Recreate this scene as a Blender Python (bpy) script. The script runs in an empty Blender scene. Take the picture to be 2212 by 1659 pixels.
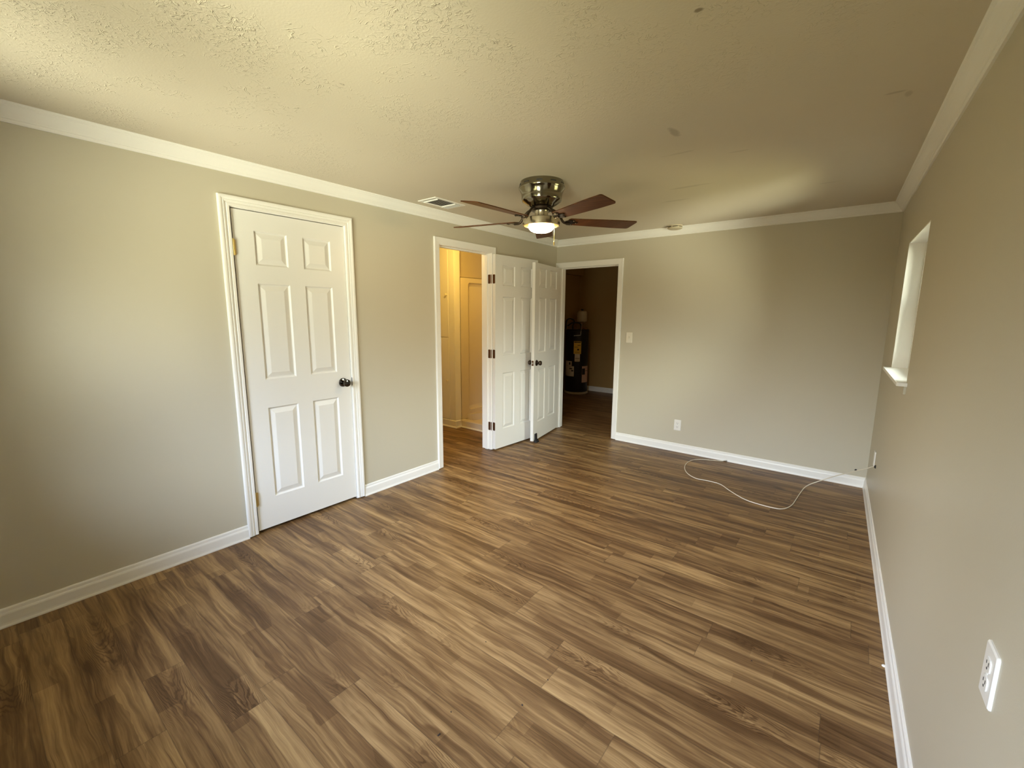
import bpy, bmesh, math, random
from mathutils import Vector, Matrix, noise as mnoise

SC = bpy.context.scene
COL = SC.collection
random.seed(7)
PI = math.pi
R = math.radians

# ------------------------------------------------------------------ camera
FPX = 946.7253                      # focal length in pixels of the 2212 px wide frame
cam_d = bpy.data.cameras.new('camera')
cam = bpy.data.objects.new('camera', cam_d)
COL.objects.link(cam)
cam_d.sensor_fit = 'HORIZONTAL'
cam_d.sensor_width = 36.0
cam_d.lens = 36.0 * FPX / 2212.0
cam_d.clip_start = 0.02
cam_r = Vector((0.78698959, 0.61693345, 0.00636369))
cam_u = Vector((-0.10258707, 0.12068012, 0.98737642))
cam_f = Vector((-0.60837758, 0.7777078, -0.15826339))
CAM = Vector((2.95889195, 0.05410658, 1.44143918))
cam.matrix_world = Matrix(((cam_r.x, cam_u.x, -cam_f.x, CAM.x),
                           (cam_r.y, cam_u.y, -cam_f.y, CAM.y),
                           (cam_r.z, cam_u.z, -cam_f.z, CAM.z),
                           (0, 0, 0, 1)))
SC.camera = cam

# ------------------------------------------------------------------ exposure
vs = SC.view_settings
vs.view_transform = 'Standard'
vs.look = 'None'
vs.gamma = 1.0
vs.use_curve_mapping = False
vs.exposure = 0.0
SC.cycles.use_denoising = True
SC.cycles.max_bounces = 10
SC.cycles.diffuse_bounces = 6
SC.cycles.adaptive_threshold = 0.03
SC.cycles.sample_clamp_indirect = 6.0

# ------------------------------------------------------------------ node helper
class NT:
    """small wrapper that chains math nodes"""
    def __init__(self, tree):
        self.t = tree
    def new(self, kind, **kw):
        n = self.t.nodes.new(kind)
        for k, v in kw.items():
            setattr(n, k, v)
        return n
    def link(self, a, b):
        self.t.links.new(a, b)
    def put(self, sock, v):
        if hasattr(v, 'is_linked'):
            self.t.links.new(v, sock)
        else:
            sock.default_value = v
    def m(self, op, a, b=None, c=None, clamp=False):
        n = self.t.nodes.new('ShaderNodeMath')
        n.operation = op
        n.use_clamp = clamp
        self.put(n.inputs[0], a)
        if b is not None: self.put(n.inputs[1], b)
        if c is not None: self.put(n.inputs[2], c)
        return n.outputs[0]
    def add(self, a, b): return self.m('ADD', a, b)
    def sub(self, a, b): return self.m('SUBTRACT', a, b)
    def mul(self, a, b): return self.m('MULTIPLY', a, b)
    def vec(self, x, y, z):
        n = self.t.nodes.new('ShaderNodeCombineXYZ')
        self.put(n.inputs[0], x); self.put(n.inputs[1], y); self.put(n.inputs[2], z)
        return n.outputs[0]
    def sep(self, v):
        n = self.t.nodes.new('ShaderNodeSeparateXYZ')
        self.link(v, n.inputs[0])
        return n.outputs[0], n.outputs[1], n.outputs[2]
    def noise(self, v, scale, detail=2.0, rough=0.5, dist=0.0):
        n = self.t.nodes.new('ShaderNodeTexNoise')
        self.link(v, n.inputs['Vector'])
        n.inputs['Scale'].default_value = scale
        n.inputs['Detail'].default_value = detail
        n.inputs['Roughness'].default_value = rough
        n.inputs['Distortion'].default_value = dist
        return n.outputs['Fac']
    def white(self, v):
        n = self.t.nodes.new('ShaderNodeTexWhiteNoise')
        n.noise_dimensions = '3D'
        self.link(v, n.inputs['Vector'])
        return n.outputs['Value']
    def ss(self, x, lo, hi, a=0.0, b=1.0):
        n = self.t.nodes.new('ShaderNodeMapRange')
        n.interpolation_type = 'SMOOTHSTEP'
        self.put(n.inputs['Value'], x)
        n.inputs['From Min'].default_value = lo
        n.inputs['From Max'].default_value = hi
        n.inputs['To Min'].default_value = a
        n.inputs['To Max'].default_value = b
        return n.outputs['Result']
    def ramp(self, x, stops):
        n = self.t.nodes.new('ShaderNodeValToRGB')
        e = n.color_ramp.elements
        while len(e) < len(stops): e.new(0.5)
        for el, (p, c) in zip(e, stops):
            el.position = p
            el.color = (*c, 1)
        self.put(n.inputs[0], x)
        return n.outputs[0]
    def mixc(self, f, a, b, blend='MIX'):
        n = self.t.nodes.new('ShaderNodeMix')
        n.data_type = 'RGBA'
        n.blend_type = blend
        self.put(n.inputs[0], f)
        for s, v in ((n.inputs[6], a), (n.inputs[7], b)):
            if hasattr(v, 'is_linked'): self.link(v, s)
            else: s.default_value = (*v, 1)
        return n.outputs[2]

# ------------------------------------------------------------------ daylight: sky above, sunlit lawn below
world = bpy.data.worlds.new('daylight')
SC.world = world
world.use_nodes = True
wt = world.node_tree
wt.nodes.clear()
N = NT(wt)
tc = N.new('ShaderNodeTexCoord')
wx, wy, wz = N.sep(tc.outputs['Generated'])
sky = N.ramp(N.m('MULTIPLY_ADD', wz, 1.0, 0.0), [(0.0, (1.0, 0.97, 0.80)), (0.22, (0.92, 1.0, 1.14)), (0.45, (0.85, 1.0, 1.42)), (1.0, (0.66, 0.86, 1.40))])
lawn = (1.0, 0.93, 0.44)
up = N.ss(wz, -0.03, 0.05)
base = N.mixc(up, lawn, N.mixc(N.ss(wx, 0.55, 0.80), sky, (0.92, 1.0, 0.93)))
# bright lobe added to the ground, aimed at near ceiling and left wall
GL = Vector((0.55, -0.66, -0.50)).normalized()
dotg = N.add(N.add(N.mul(wx, GL.x), N.mul(wy, GL.y)), N.mul(wz, GL.z))
lobe = N.ss(dotg, 0.80, 0.97)
bg1 = N.new('ShaderNodeBackground')
N.link(base, bg1.inputs[0])
SKY_S, LAWN_S, LOBE_S = 51.0, 9.8, 52.0
# dim horizon belt added to darken the far wall; brighter above and below
side = N.ss(wx, 0.55, 0.80)                 # sky dimming added on this side to weaken the small window's light
sky_k = N.mul(N.ss(wz, 0.03, 0.32, 0.22, 1.0), N.m('MULTIPLY_ADD', side, -0.25, 1.0))
lawn_k = N.ss(N.mul(wz, -1.0), 0.10, 0.42, 0.10, 1.0)
N.link(N.add(N.mul(N.mul(up, sky_k), SKY_S), N.mul(N.mul(N.sub(1.0, up), lawn_k), LAWN_S)), bg1.inputs[1])
bg2 = N.new('ShaderNodeBackground')
bg2.inputs[0].default_value = (1.0, 0.97, 0.78, 1)
N.link(N.mul(lobe, LOBE_S), bg2.inputs[1])
addw = N.new('ShaderNodeAddShader')
N.link(bg1.outputs[0], addw.inputs[0]); N.link(bg2.outputs[0], addw.inputs[1])
wout = N.new('ShaderNodeOutputWorld')
N.link(addw.outputs[0], wout.inputs[0])

# ------------------------------------------------------------------ room dimensions
L, WR, H = 4.7034, 3.1423, 2.3088
AB, AR = -0.0046, -0.0277           # slight skew of the back wall and of the right wall
YN = -0.60                          # inner face of the wall behind the camera
def WL(u, n, z):                    # left wall: u runs along +y, n into the room
    return Vector((n, u, z))
_cb, _sb = math.cos(AB), math.sin(AB)
def WB(u, n, z):                    # back wall: u runs along +x
    return Vector((u * _cb + n * _sb, L + u * _sb - n * _cb, z))
_cr, _sr = math.cos(-AR), math.sin(-AR)
def WRR(u, n, z):                   # right wall: u = world y, n into the room
    v = (u - L) / _cr
    return Vector((WR - v * _sr - n * _cr, L + v * _cr - n * _sr, z))
def WN(u, n, z):                    # wall behind the camera
    return Vector((u, YN + n, z))
def ID(x, y, z):
    return Vector((x, y, z))

# portals that guide the daylight through the two windows
def portal(name, a, b, wmap, n, z0, z1, face):
    d = bpy.data.lights.new(name, 'AREA')
    d.shape = 'RECTANGLE'
    d.size = b - a
    d.size_y = z1 - z0
    d.cycles.is_portal = True
    o = bpy.data.objects.new(name, d)
    COL.objects.link(o)
    o.location = wmap((a + b) / 2, n, (z0 + z1) / 2)
    o.rotation_euler = Vector(face).to_track_quat('-Z', 'Z').to_euler()
W1 = dict(a=3.10, b=3.955, z0=1.085, z1=1.912)     # window in the right wall
W2 = dict(a=0.66, b=1.50, z0=0.72, z1=2.00)        # window behind the camera
W3 = dict(a=1.75, b=2.65, z0=0.72, z1=2.00)  # added window, gives fill light near the right wall
portal('daylight_window_right', W1['a'], W1['b'], WRR, -0.10, W1['z0'], W1['z1'], (-1, 0, 0))
portal('daylight_window_near', W2['a'], W2['b'], WN, -0.12, W2['z0'], W2['z1'], (0, 1, 0))
portal('daylight_window_added', W3['a'], W3['b'], WN, -0.12, W3['z0'], W3['z1'], (0, 1, 0))

# bathroom ceiling lamp (out of view, lights the bathroom)
d = bpy.data.lights.new('bathroom_lamp', 'POINT')
d.energy = 23.0
d.color = (1.0, 0.63, 0.13)
d.shadow_soft_size = 0.07
o = bpy.data.objects.new('bathroom_lamp', d)
COL.objects.link(o)
o.location = (-0.50, 3.45, 2.17)

# unseen warm fill light, added to brighten the utility room
d = bpy.data.lights.new('utility_fill', 'POINT')
d.energy = 5.0
d.color = (1.0, 0.66, 0.26)
d.shadow_soft_size = 0.10
o = bpy.data.objects.new('utility_fill', d)
COL.objects.link(o)
o.location = (1.10, 5.60, 2.05)

# ------------------------------------------------------------------ materials
def mat(name, color, rough=0.5, metal=0.0, spec=0.5, bump=None, emit=None):
    m = bpy.data.materials.new(name)
    m.use_nodes = True
    nt = m.node_tree
    b = nt.nodes['Principled BSDF']
    b.inputs['Base Color'].default_value = (*color, 1)
    b.inputs['Roughness'].default_value = rough
    b.inputs['Metallic'].default_value = metal
    b.inputs['Specular IOR Level'].default_value = spec
    n = NT(nt)
    if bump:
        sc, strength, dist = bump
        t = n.new('ShaderNodeTexCoord')
        f = n.noise(t.outputs['Object'], sc, 3.0, 0.6)
        bn = n.new('ShaderNodeBump')
        bn.inputs['Strength'].default_value = strength
        bn.inputs['Distance'].default_value = dist
        n.link(f, bn.inputs['Height'])
        n.link(bn.outputs[0], b.inputs['Normal'])
    if emit:
        c, s = emit
        b.inputs['Emission Color'].default_value = (*c, 1)
        b.inputs['Emission Strength'].default_value = s
    return m

M = {}
M['wall'] = mat('wall_paint', (0.530, 0.490, 0.382), 0.42, 0, 0.42, (160, 0.16, 0.0015))
M['wall_bath'] = mat('bathroom_paint', (0.60, 0.52, 0.40), 0.5, 0, 0.4)
M['wall_shade'] = mat('utility_shade_paint', (0.38, 0.25, 0.095), 0.6, 0, 0.3)  # dimness of the room put into a darker, browner wall colour
M['trim'] = mat('white_trim_paint', (0.84, 0.825, 0.775), 0.34, 0, 0.5, (40, 0.06, 0.001))
M['door'] = mat('white_door_paint', (0.80, 0.79, 0.75), 0.36, 0, 0.5, (120, 0.05, 0.001))
M['plastic'] = mat('white_plastic', (0.80, 0.785, 0.74), 0.32)
M['ivory'] = mat('ivory_plastic', (0.76, 0.71, 0.58), 0.4)
M['gap_shade'] = mat('gap_shade_dark', (0.045, 0.028, 0.016), 0.8)  # near-black colour standing in for shade in the hinge gap
M['slot'] = mat('dark_slot', (0.03, 0.027, 0.024), 0.6)
M['chrome'] = mat('polished_pewter', (0.27, 0.245, 0.185), 0.13, 1.0)
M['chrome_light'] = mat('brushed_nickel', (0.62, 0.56, 0.44), 0.26, 1.0)
M['dark_metal'] = mat('dark_bronze', (0.075, 0.055, 0.040), 0.32, 0.9)
M['bronze'] = mat('bronze_hinge', (0.13, 0.062, 0.030), 0.42, 0.7)
M['brass'] = mat('brass_hinge', (0.72, 0.56, 0.22), 0.28, 1.0)
M['knob'] = mat('black_nickel_knob', (0.11, 0.10, 0.09), 0.14, 1.0)
M['black'] = mat('black_rubber', (0.012, 0.012, 0.013), 0.6)
M['tank'] = mat('black_tank_enamel', (0.010, 0.008, 0.008), 0.45)
M['grey_tank'] = mat('cream_tank_paint', (0.50, 0.43, 0.30), 0.45)
M['copper'] = mat('copper_pipe', (0.55, 0.25, 0.13), 0.35, 1.0)
M['steel'] = mat('steel_pipe', (0.6, 0.58, 0.55), 0.3, 1.0)
M['yellow'] = mat('yellow_paper', (0.82, 0.55, 0.09), 0.6)
M['paper'] = mat('white_paper', (0.75, 0.70, 0.62), 0.6)
M['pinkpaper'] = mat('pink_paper', (0.62, 0.40, 0.30), 0.6)
M['ink'] = mat('black_ink', (0.02, 0.015, 0.015), 0.6)
M['fiber'] = mat('shower_fibreglass', (0.74, 0.66, 0.52), 0.25)
M['cable'] = mat('white_cable_jacket', (0.74, 0.68, 0.55), 0.4)
M['debris'] = mat('dark_crumbs', (0.03, 0.02, 0.015), 0.8)
M['vent_dark'] = mat('duct_inside', (0.045, 0.045, 0.035), 0.7)
M['detector'] = mat('aged_detector_plastic', (0.50, 0.43, 0.30), 0.5)

def make_glass():
    m = bpy.data.materials.new('window_glass')
    m.use_nodes = True
    nt = m.node_tree
    nt.nodes.clear()
    n = NT(nt)
    tr = n.new('ShaderNodeBsdfTransparent')
    tr.inputs[0].default_value = (0.95, 0.97, 0.96, 1)
    gl = n.new('ShaderNodeBsdfGlossy')
    gl.inputs['Roughness'].default_value = 0.02
    fr = n.new('ShaderNodeFresnel')
    fr.inputs[0].default_value = 1.45
    mx = n.new('ShaderNodeMixShader')
    n.link(fr.outputs[0], mx.inputs[0]); n.link(tr.outputs[0], mx.inputs[1]); n.link(gl.outputs[0], mx.inputs[2])
    out = n.new('ShaderNodeOutputMaterial')
    n.link(mx.outputs[0], out.inputs[0])
    return m
M['glass'] = make_glass()

def make_bowl():
    m = bpy.data.materials.new('lit_frosted_glass')
    m.use_nodes = True
    b = m.node_tree.nodes['Principled BSDF']
    b.inputs['Base Color'].default_value = (0.9, 0.82, 0.62, 1)
    b.inputs['Roughness'].default_value = 0.4
    # the bulbs sit low in the bowl: its bottom glows white hot, its rim orange
    n = NT(m.node_tree)
    t = n.new('ShaderNodeTexCoord')
    x, y, z = n.sep(t.outputs['Object'])
    hot = n.ss(z, 0.026, 0.058)
    n.link(n.mixc(hot, (1.0, 0.72, 0.36), (1.0, 0.52, 0.14)), b.inputs['Emission Color'])
    n.link(n.m('MULTIPLY_ADD', hot, -126.0, 130.0), b.inputs['Emission Strength'])
    return m
M['bowl'] = make_bowl()

def make_blade():
    m = bpy.data.materials.new('dark_walnut_blade')
    m.use_nodes = True
    nt = m.node_tree
    b = nt.nodes['Principled BSDF']
    n = NT(nt)
    t = n.new('ShaderNodeTexCoord')
    x, y, z = n.sep(t.outputs['Object'])
    f = n.noise(n.vec(n.mul(x, 6), n.mul(y, 60), z), 1.0, 4, 0.6, 0.4)
    n.link(n.ramp(f, [(0.3, (0.060, 0.020, 0.006)), (0.7, (0.150, 0.056, 0.019))]), b.inputs['Base Color'])
    b.inputs['Roughness'].default_value = 0.42
    b.inputs['Specular IOR Level'].default_value = 0.22
    return m
M['blade'] = make_blade()

def make_ceiling():
    m = bpy.data.materials.new('textured_ceiling_paint')
    m.use_nodes = True
    nt = m.node_tree
    b = nt.nodes['Principled BSDF']
    n = NT(nt)
    t = n.new('ShaderNodeTexCoord')
    P = t.outputs['Object']
    x, y, z = n.sep(P)
    # stomped drywall compound: curled ridges in patches, fine grit everywhere
    n1 = n.noise(P, 26.0, 2.0, 0.55, 1.4)
    ridge = n.m('SUBTRACT', 1.0, n.ss(n.m('ABSOLUTE', n.sub(n1, 0.5)), 0.0, 0.055))
    n2 = n.noise(P, 15.0, 1.0, 0.5, 2.2)
    ridge2 = n.m('SUBTRACT', 1.0, n.ss(n.m('ABSOLUTE', n.sub(n2, 0.52)), 0.0, 0.035))
    patch = n.ss(n.noise(P, 2.3, 2.0, 0.55), 0.46, 0.62)
    patch2 = n.ss(n.noise(P, 7.0, 2.0, 0.55), 0.50, 0.62)
    brk = n.ss(n.noise(P, 42.0, 1.0), 0.42, 0.58)
    grit = n.noise(P, 120.0, 3.0, 0.6)
    h = n.add(n.mul(n.mul(n.mul(ridge, brk), patch), 0.75), n.mul(n.mul(n.mul(ridge2, patch2), brk), 0.65))
    h = n.mul(h, n.ss(y, 0.9, 2.4, 1.0, 0.12))        # the heavy stomping is in the near half
    h = n.add(h, n.mul(n.add(n.mul(patch, 0.25), 0.16), grit))
    bn = n.new('ShaderNodeBump')
    bn.inputs['Strength'].default_value = 0.6
    bn.inputs['Distance'].default_value = 0.0045
    n.link(h, bn.inputs['Height'])
    n.link(bn.outputs[0], b.inputs['Normal'])
    # old scuffs and stains
    st = None
    warp = n.mul(n.sub(n.noise(P, 22.0, 3.0), 0.5), 0.10)
    for (sx, sy, rx, ry, k) in ((2.504, 1.499, 0.012, 0.010, 0.75), (2.165, 2.325, 0.020, 0.060, 0.40), (2.98, 2.46, 0.030, 0.010, 0.30),
                                (3.02, 2.50, 0.012, 0.03, 0.25), (2.10, 2.62, 0.09, 0.012, 0.16), (1.95, 3.30, 0.13, 0.018, 0.20), (1.75, 3.62, 0.10, 0.018, 0.18),
                                (2.36, 2.78, 0.05, 0.010, 0.15), (2.70, 3.75, 0.06, 0.010, 0.18), (1.30, 1.10, 0.006, 0.012, 0.35)):
        dx = n.mul(n.add(n.sub(x, sx), n.mul(warp, min(1, rx * 14))), 1 / rx)
        dy = n.mul(n.add(n.sub(y, sy), n.mul(warp, min(1, ry * 14))), 1 / ry)
        q = n.mul(n.m('SUBTRACT', 1.0, n.ss(n.add(n.mul(dx, dx), n.mul(dy, dy)), 0.2, 1.6)), k)
        st = q if st is None else n.m('MAXIMUM', st, q)
    mott = n.noise(P, 1.1, 3.0, 0.6)
    basec = n.mixc(mott, (0.60, 0.535, 0.425), (0.66, 0.60, 0.485))
    n.link(n.mixc(st, basec, (0.16, 0.115, 0.065)), b.inputs['Base Color'])
    b.inputs['Roughness'].default_value = 0.6
    b.inputs['Specular IOR Level'].default_value = 0.3
    return m
M['ceiling'] = make_ceiling()

def make_floor():
    m = bpy.data.materials.new('wood_look_vinyl_plank')
    m.use_nodes = True
    nt = m.node_tree
    b = nt.nodes['Principled BSDF']
    n = NT(nt)
    t = n.new('ShaderNodeTexCoord')
    P = t.outputs['Object']
    x, y, z = n.sep(P)
    Wd, Ln = 0.1365, 1.22
    # planks run along x; row, piece and random numbers per plank
    v = n.m('DIVIDE', n.add(y, 0.055), Wd)
    row = n.m('FLOOR', v)
    fy = n.m('SUBTRACT', v, row)
    rr = n.white(n.vec(row, 3.7, 1.3))
    xs = n.m('DIVIDE', n.add(x, n.mul(rr, 9.0)), Ln)
    col = n.m('FLOOR', xs)
    fx = n.m('SUBTRACT', xs, col)
    r1 = n.white(n.vec(row, col, 0.5))
    r3 = n.white(n.vec(row, col, 8.5))
    # printed strips inside a plank: pieces with wavy edges and their own joints
    wob = n.mul(n.sub(n.noise(n.vec(n.mul(x, 4.5), n.mul(row, 5.0), r1), 1.0, 3.0), 0.5), 0.8)
    half = n.m('FLOOR', n.mul(n.add(fy, wob), 2.0))
    xs2 = n.m('DIVIDE', n.add(x, n.mul(n.white(n.vec(row, half, 5.1)), 7.0)), 0.70)
    r2 = n.white(n.vec(n.m('FLOOR', xs2), n.add(n.mul(row, 2.0), half), 2.2))
    # coordinates shifted per plank, so the print differs; the grain wanders a little
    px = n.add(x, n.mul(r1, 31.0))
    py0 = n.add(y, n.mul(r3, 17.0))
    wander = n.noise(n.vec(n.mul(px, 3.2), n.mul(py0, 9.0), 2.0), 1.0, 2.0)
    py = n.add(py0, n.mul(n.sub(wander, 0.5), 0.040))
    broad = n.noise(n.vec(n.mul(px, 1.6), n.mul(py, 19.0), 0.0), 1.0, 3.0, 0.55, 0.6)
    streak = n.noise(n.vec(n.mul(px, 1.8), n.mul(py, 85.0), 3.0), 1.0, 5.0, 0.66, 0.25)
    lines = n.ss(n.noise(n.vec(n.mul(px, 1.3), n.mul(py, 150.0), 7.0), 1.0, 3.0, 0.6), 0.57, 0.70)
    lmask = n.ss(n.noise(n.vec(n.mul(px, 2.0), n.mul(py, 11.0), 4.0), 1.0, 1.0), 0.42, 0.60)
    fine = n.noise(n.vec(n.mul(px, 18.0), n.mul(py, 520.0), 5.0), 1.0, 2.0, 0.6)
    knots = n.ss(n.noise(n.vec(n.mul(px, 3.6), n.mul(py, 10.0), 9.0), 1.0, 1.0), 0.70, 0.80)
    # cathedral grain: nested arches along the plank
    cy = n.sub(n.add(fy, n.mul(n.sub(wander, 0.5), 0.35)), n.add(0.32, n.mul(r3, 0.4)))
    wv = n.noise(n.vec(n.mul(px, 7.0), n.mul(py, 26.0), 1.0), 1.0, 3.0)
    arch = n.m('SINE', n.mul(n.add(n.add(n.mul(px, 1.7), n.mul(n.mul(cy, cy), 3.6)), n.mul(wv, 0.50)), 62.0))
    amask = n.mul(n.ss(n.noise(n.vec(n.mul(px, 1.9), n.mul(row, 3.3), r3), 1.0, 1.0), 0.53, 0.66), n.ss(r3, 0.25, 0.45))
    arch = n.mul(n.mul(n.ss(arch, 0.0, 0.95), amask), 0.24)
    tone = n.add(n.mul(r1, 0.11), n.mul(r2, 0.22))
    tone = n.add(tone, n.mul(n.ss(broad, 0.34, 0.68), 0.38))
    tone = n.add(tone, n.mul(n.sub(streak, 0.5), n.m('MULTIPLY_ADD', amask, -0.35, 0.85)))
    tone = n.sub(n.sub(tone, arch), n.mul(knots, 0.28))
    tone = n.sub(tone, n.mul(n.mul(lines, lmask), 0.26))
    tone = n.add(n.add(tone, n.mul(n.sub(fine, 0.5), 0.20)), 0.085)
    colr = n.ramp(tone, [(0.05, (0.070, 0.033, 0.011)), (0.28, (0.135, 0.070, 0.027)), (0.46, (0.205, 0.117, 0.046)), (0.66, (0.312, 0.190, 0.078)), (0.90, (0.470, 0.308, 0.134))])
    # greyer planks here and there
    grey = n.mul(n.ss(n.white(n.vec(row, col, 4.4)), 0.45, 0.9), 0.12)
    colr = n.mixc(grey, colr, n.mixc(1.0, colr, (0.93, 1.0, 1.12), 'MULTIPLY'))
    # seams
    ey = n.m('MINIMUM', fy, n.sub(1.0, fy))
    ex = n.m('MINIMUM', fx, n.sub(1.0, fx))
    seam = n.m('MAXIMUM', n.m('SUBTRACT', 1.0, n.ss(ey, 0.004, 0.014)), n.m('SUBTRACT', 1.0, n.ss(ex, 0.0005, 0.0018)))
    colr = n.mixc(n.mul(seam, 0.45), colr, (0.06, 0.036, 0.02))
    n.link(colr, b.inputs['Base Color'])
    rg = n.m('MULTIPLY_ADD', streak, 0.14, 0.36)
    n.link(rg, b.inputs['Roughness'])
    b.inputs['Specular IOR Level'].default_value = 0.32
    bn = n.new('ShaderNodeBump')
    bn.inputs['Strength'].default_value = 0.12
    bn.inputs['Distance'].default_value = 0.001
    n.link(n.sub(n.add(streak, n.mul(fine, 0.5)), n.mul(seam, 1.2)), bn.inputs['Height'])
    n.link(bn.outputs[0], b.inputs['Normal'])
    return m
M['floor'] = make_floor()

# ------------------------------------------------------------------ object helpers
ORG = {}
def org(p):
    return ORG[p.name]

def obj(name, bm, m, parent=None, smooth=False, origin=None, recalc=True):
    bmesh.ops.remove_doubles(bm, verts=bm.verts, dist=1e-6)
    if recalc:
        bmesh.ops.recalc_face_normals(bm, faces=bm.faces)
    co = [v.co for v in bm.verts]
    lo = Vector((min(c.x for c in co), min(c.y for c in co), min(c.z for c in co)))
    hi = Vector((max(c.x for c in co), max(c.y for c in co), max(c.z for c in co)))
    og = Vector(origin) if origin is not None else Vector(((lo.x + hi.x) / 2, (lo.y + hi.y) / 2, lo.z))
    bmesh.ops.translate(bm, verts=bm.verts, vec=-og)
    me = bpy.data.meshes.new(name)
    bm.to_mesh(me)
    bm.free()
    if smooth:
        for p in me.polygons: p.use_smooth = True
        try:
            me.set_sharp_from_angle(angle=R(38))
        except Exception:
            pass
    me.materials.append(m)
    o = bpy.data.objects.new(name, me)
    COL.objects.link(o)
    ORG[o.name] = og
    if parent is not None:
        o.parent = parent
        o.location = og - org(parent)
    else:
        o.location = og
    return o

def tag(o, label, cat, group=None, kind=None):
    o['label'] = label
    o['category'] = cat
    if group: o['group'] = group
    if kind: o['kind'] = kind
    return o

def thing(name, loc, label, cat, group=None, kind=None):
    o = bpy.data.objects.new(name, None)
    o.empty_display_size = 0.05
    COL.objects.link(o)
    o.location = loc
    ORG[o.name] = Vector(loc)
    return tag(o, label, cat, group, kind)

def struct(name, bm, m, label, cat, origin=None, smooth=False):
    return tag(obj(name, bm, m, None, smooth, origin), label, cat, None, 'structure')

def box(bm, a, b, f=ID, bev=0.0):
    (x0, y0, z0), (x1, y1, z1) = a, b
    vs_ = [bm.verts.new(f(x, y, z)) for x in (x0, x1) for y in (y0, y1) for z in (z0, z1)]
    fs = []
    for q in ((0, 1, 3, 2), (4, 6, 7, 5), (0, 4, 5, 1), (2, 3, 7, 6), (0, 2, 6, 4), (1, 5, 7, 3)):
        fs.append(bm.faces.new([vs_[i] for i in q]))
    if bev > 0:
        es = list({e for fc in fs for e in fc.edges})
        bmesh.ops.bevel(bm, geom=es, offset=bev, segments=2, profile=0.5, affect='EDGES')

def boxes(lst, f=ID, bev=0.0):
    bm = bmesh.new()
    for a, b in lst:
        box(bm, a, b, f, bev)
    return bm

def lathe(bm, prof, c, axis=(0, 0, 1), seg=40, cap0=True, cap1=True):
    """prof: list of (radius, height along axis)"""
    ax = Vector(axis).normalized()
    t = Vector((1, 0, 0)) if abs(ax.x) < 0.9 else Vector((0, 1, 0))
    e1 = ax.cross(t).normalized()
    e2 = ax.cross(e1)
    c = Vector(c)
    rings = []
    for r, h in prof:
        if r < 1e-6:
            rings.append([bm.verts.new(c + ax * h)])
        else:
            rings.append([bm.verts.new(c + ax * h + (e1 * math.cos(2 * PI * k / seg) + e2 * math.sin(2 * PI * k / seg)) * r) for k in range(seg)])
    for a, b in zip(rings, rings[1:]):
        for k in range(seg):
            k2 = (k + 1) % seg
            if len(a) == 1 and len(b) == 1: continue
            if len(a) == 1: bm.faces.new((a[0], b[k], b[k2]))
            elif len(b) == 1: bm.faces.new((a[k], b[0], a[k2]))
            else: bm.faces.new((a[k], b[k], b[k2], a[k2]))
    if cap0 and len(rings[0]) > 1: bm.faces.new(rings[0])
    if cap1 and len(rings[-1]) > 1: bm.faces.new(rings[-1])

def tube(bm, pts, r, seg=10, cap=True):
    pts = [Vector(p) for p in pts]
    rings = []
    nrm = None
    for i, p in enumerate(pts):
        d_ = (pts[min(i + 1, len(pts) - 1)] - pts[max(i - 1, 0)]).normalized()
        if nrm is None:
            t = Vector((0, 0, 1)) if abs(d_.z) < 0.9 else Vector((1, 0, 0))
            nrm = d_.cross(t).normalized()
        else:
            nrm = (nrm - d_ * nrm.dot(d_)).normalized()
        bn = d_.cross(nrm)
        rad = r[i] if isinstance(r, (list, tuple)) else r
        rings.append([bm.verts.new(p + (nrm * math.cos(2 * PI * k / seg) + bn * math.sin(2 * PI * k / seg)) * rad) for k in range(seg)])
    for a, b in zip(rings, rings[1:]):
        for k in range(seg):
            k2 = (k + 1) % seg
            bm.faces.new((a[k], b[k], b[k2], a[k2]))
    if cap:
        bm.faces.new(rings[0]); bm.faces.new(rings[-1])

def smooth_path(pts, sub=8):
    pts = [Vector(p) for p in pts]
    out = []
    for i in range(len(pts) - 1):
        p0 = pts[max(i - 1, 0)]; p1 = pts[i]; p2 = pts[i + 1]; p3 = pts[min(i + 2, len(pts) - 1)]
        for k in range(sub):
            t = k / sub
            out.append(0.5 * ((2 * p1) + (p2 - p0) * t + (2 * p0 - 5 * p1 + 4 * p2 - p3) * t * t + (3 * p1 - p0 - 3 * p2 + p3) * t ** 3))
    out.append(pts[-1])
    return out

def sweep_wall(bm, prof, f, u0, u1, m0=0, m1=0, div=1):
    """extrude (n, z) profile along a wall from u0 to u1; m0/m1 = 1 cuts the end as an inside mitre"""
    rows = []
    for k in range(div + 1):
        ring = []
        for (n_, z_) in prof:
            a = u0 + m0 * n_
            b = u1 - m1 * n_
            ring.append(bm.verts.new(f(a + (b - a) * k / div, n_, z_)))
        rows.append(ring)
    for a, b in zip(rows, rows[1:]):
        for i in range(len(prof)):
            j = (i + 1) % len(prof)
            bm.faces.new((a[i], b[i], b[j], a[j]))
    bm.faces.new(rows[0]); bm.faces.new(rows[-1])

def prism(bm, poly, f, h0, h1):
    """polygon (a, b) extruded along the third coordinate through f(a, b, h)"""
    lo = [bm.verts.new(f(a, b, h0)) for a, b in poly]
    hi = [bm.verts.new(f(a, b, h1)) for a, b in poly]
    n_ = len(poly)
    bm.faces.new(lo); bm.faces.new(hi)
    for i in range(n_):
        j = (i + 1) % n_
        bm.faces.new((lo[i], lo[j], hi[j], hi[i]))

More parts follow.
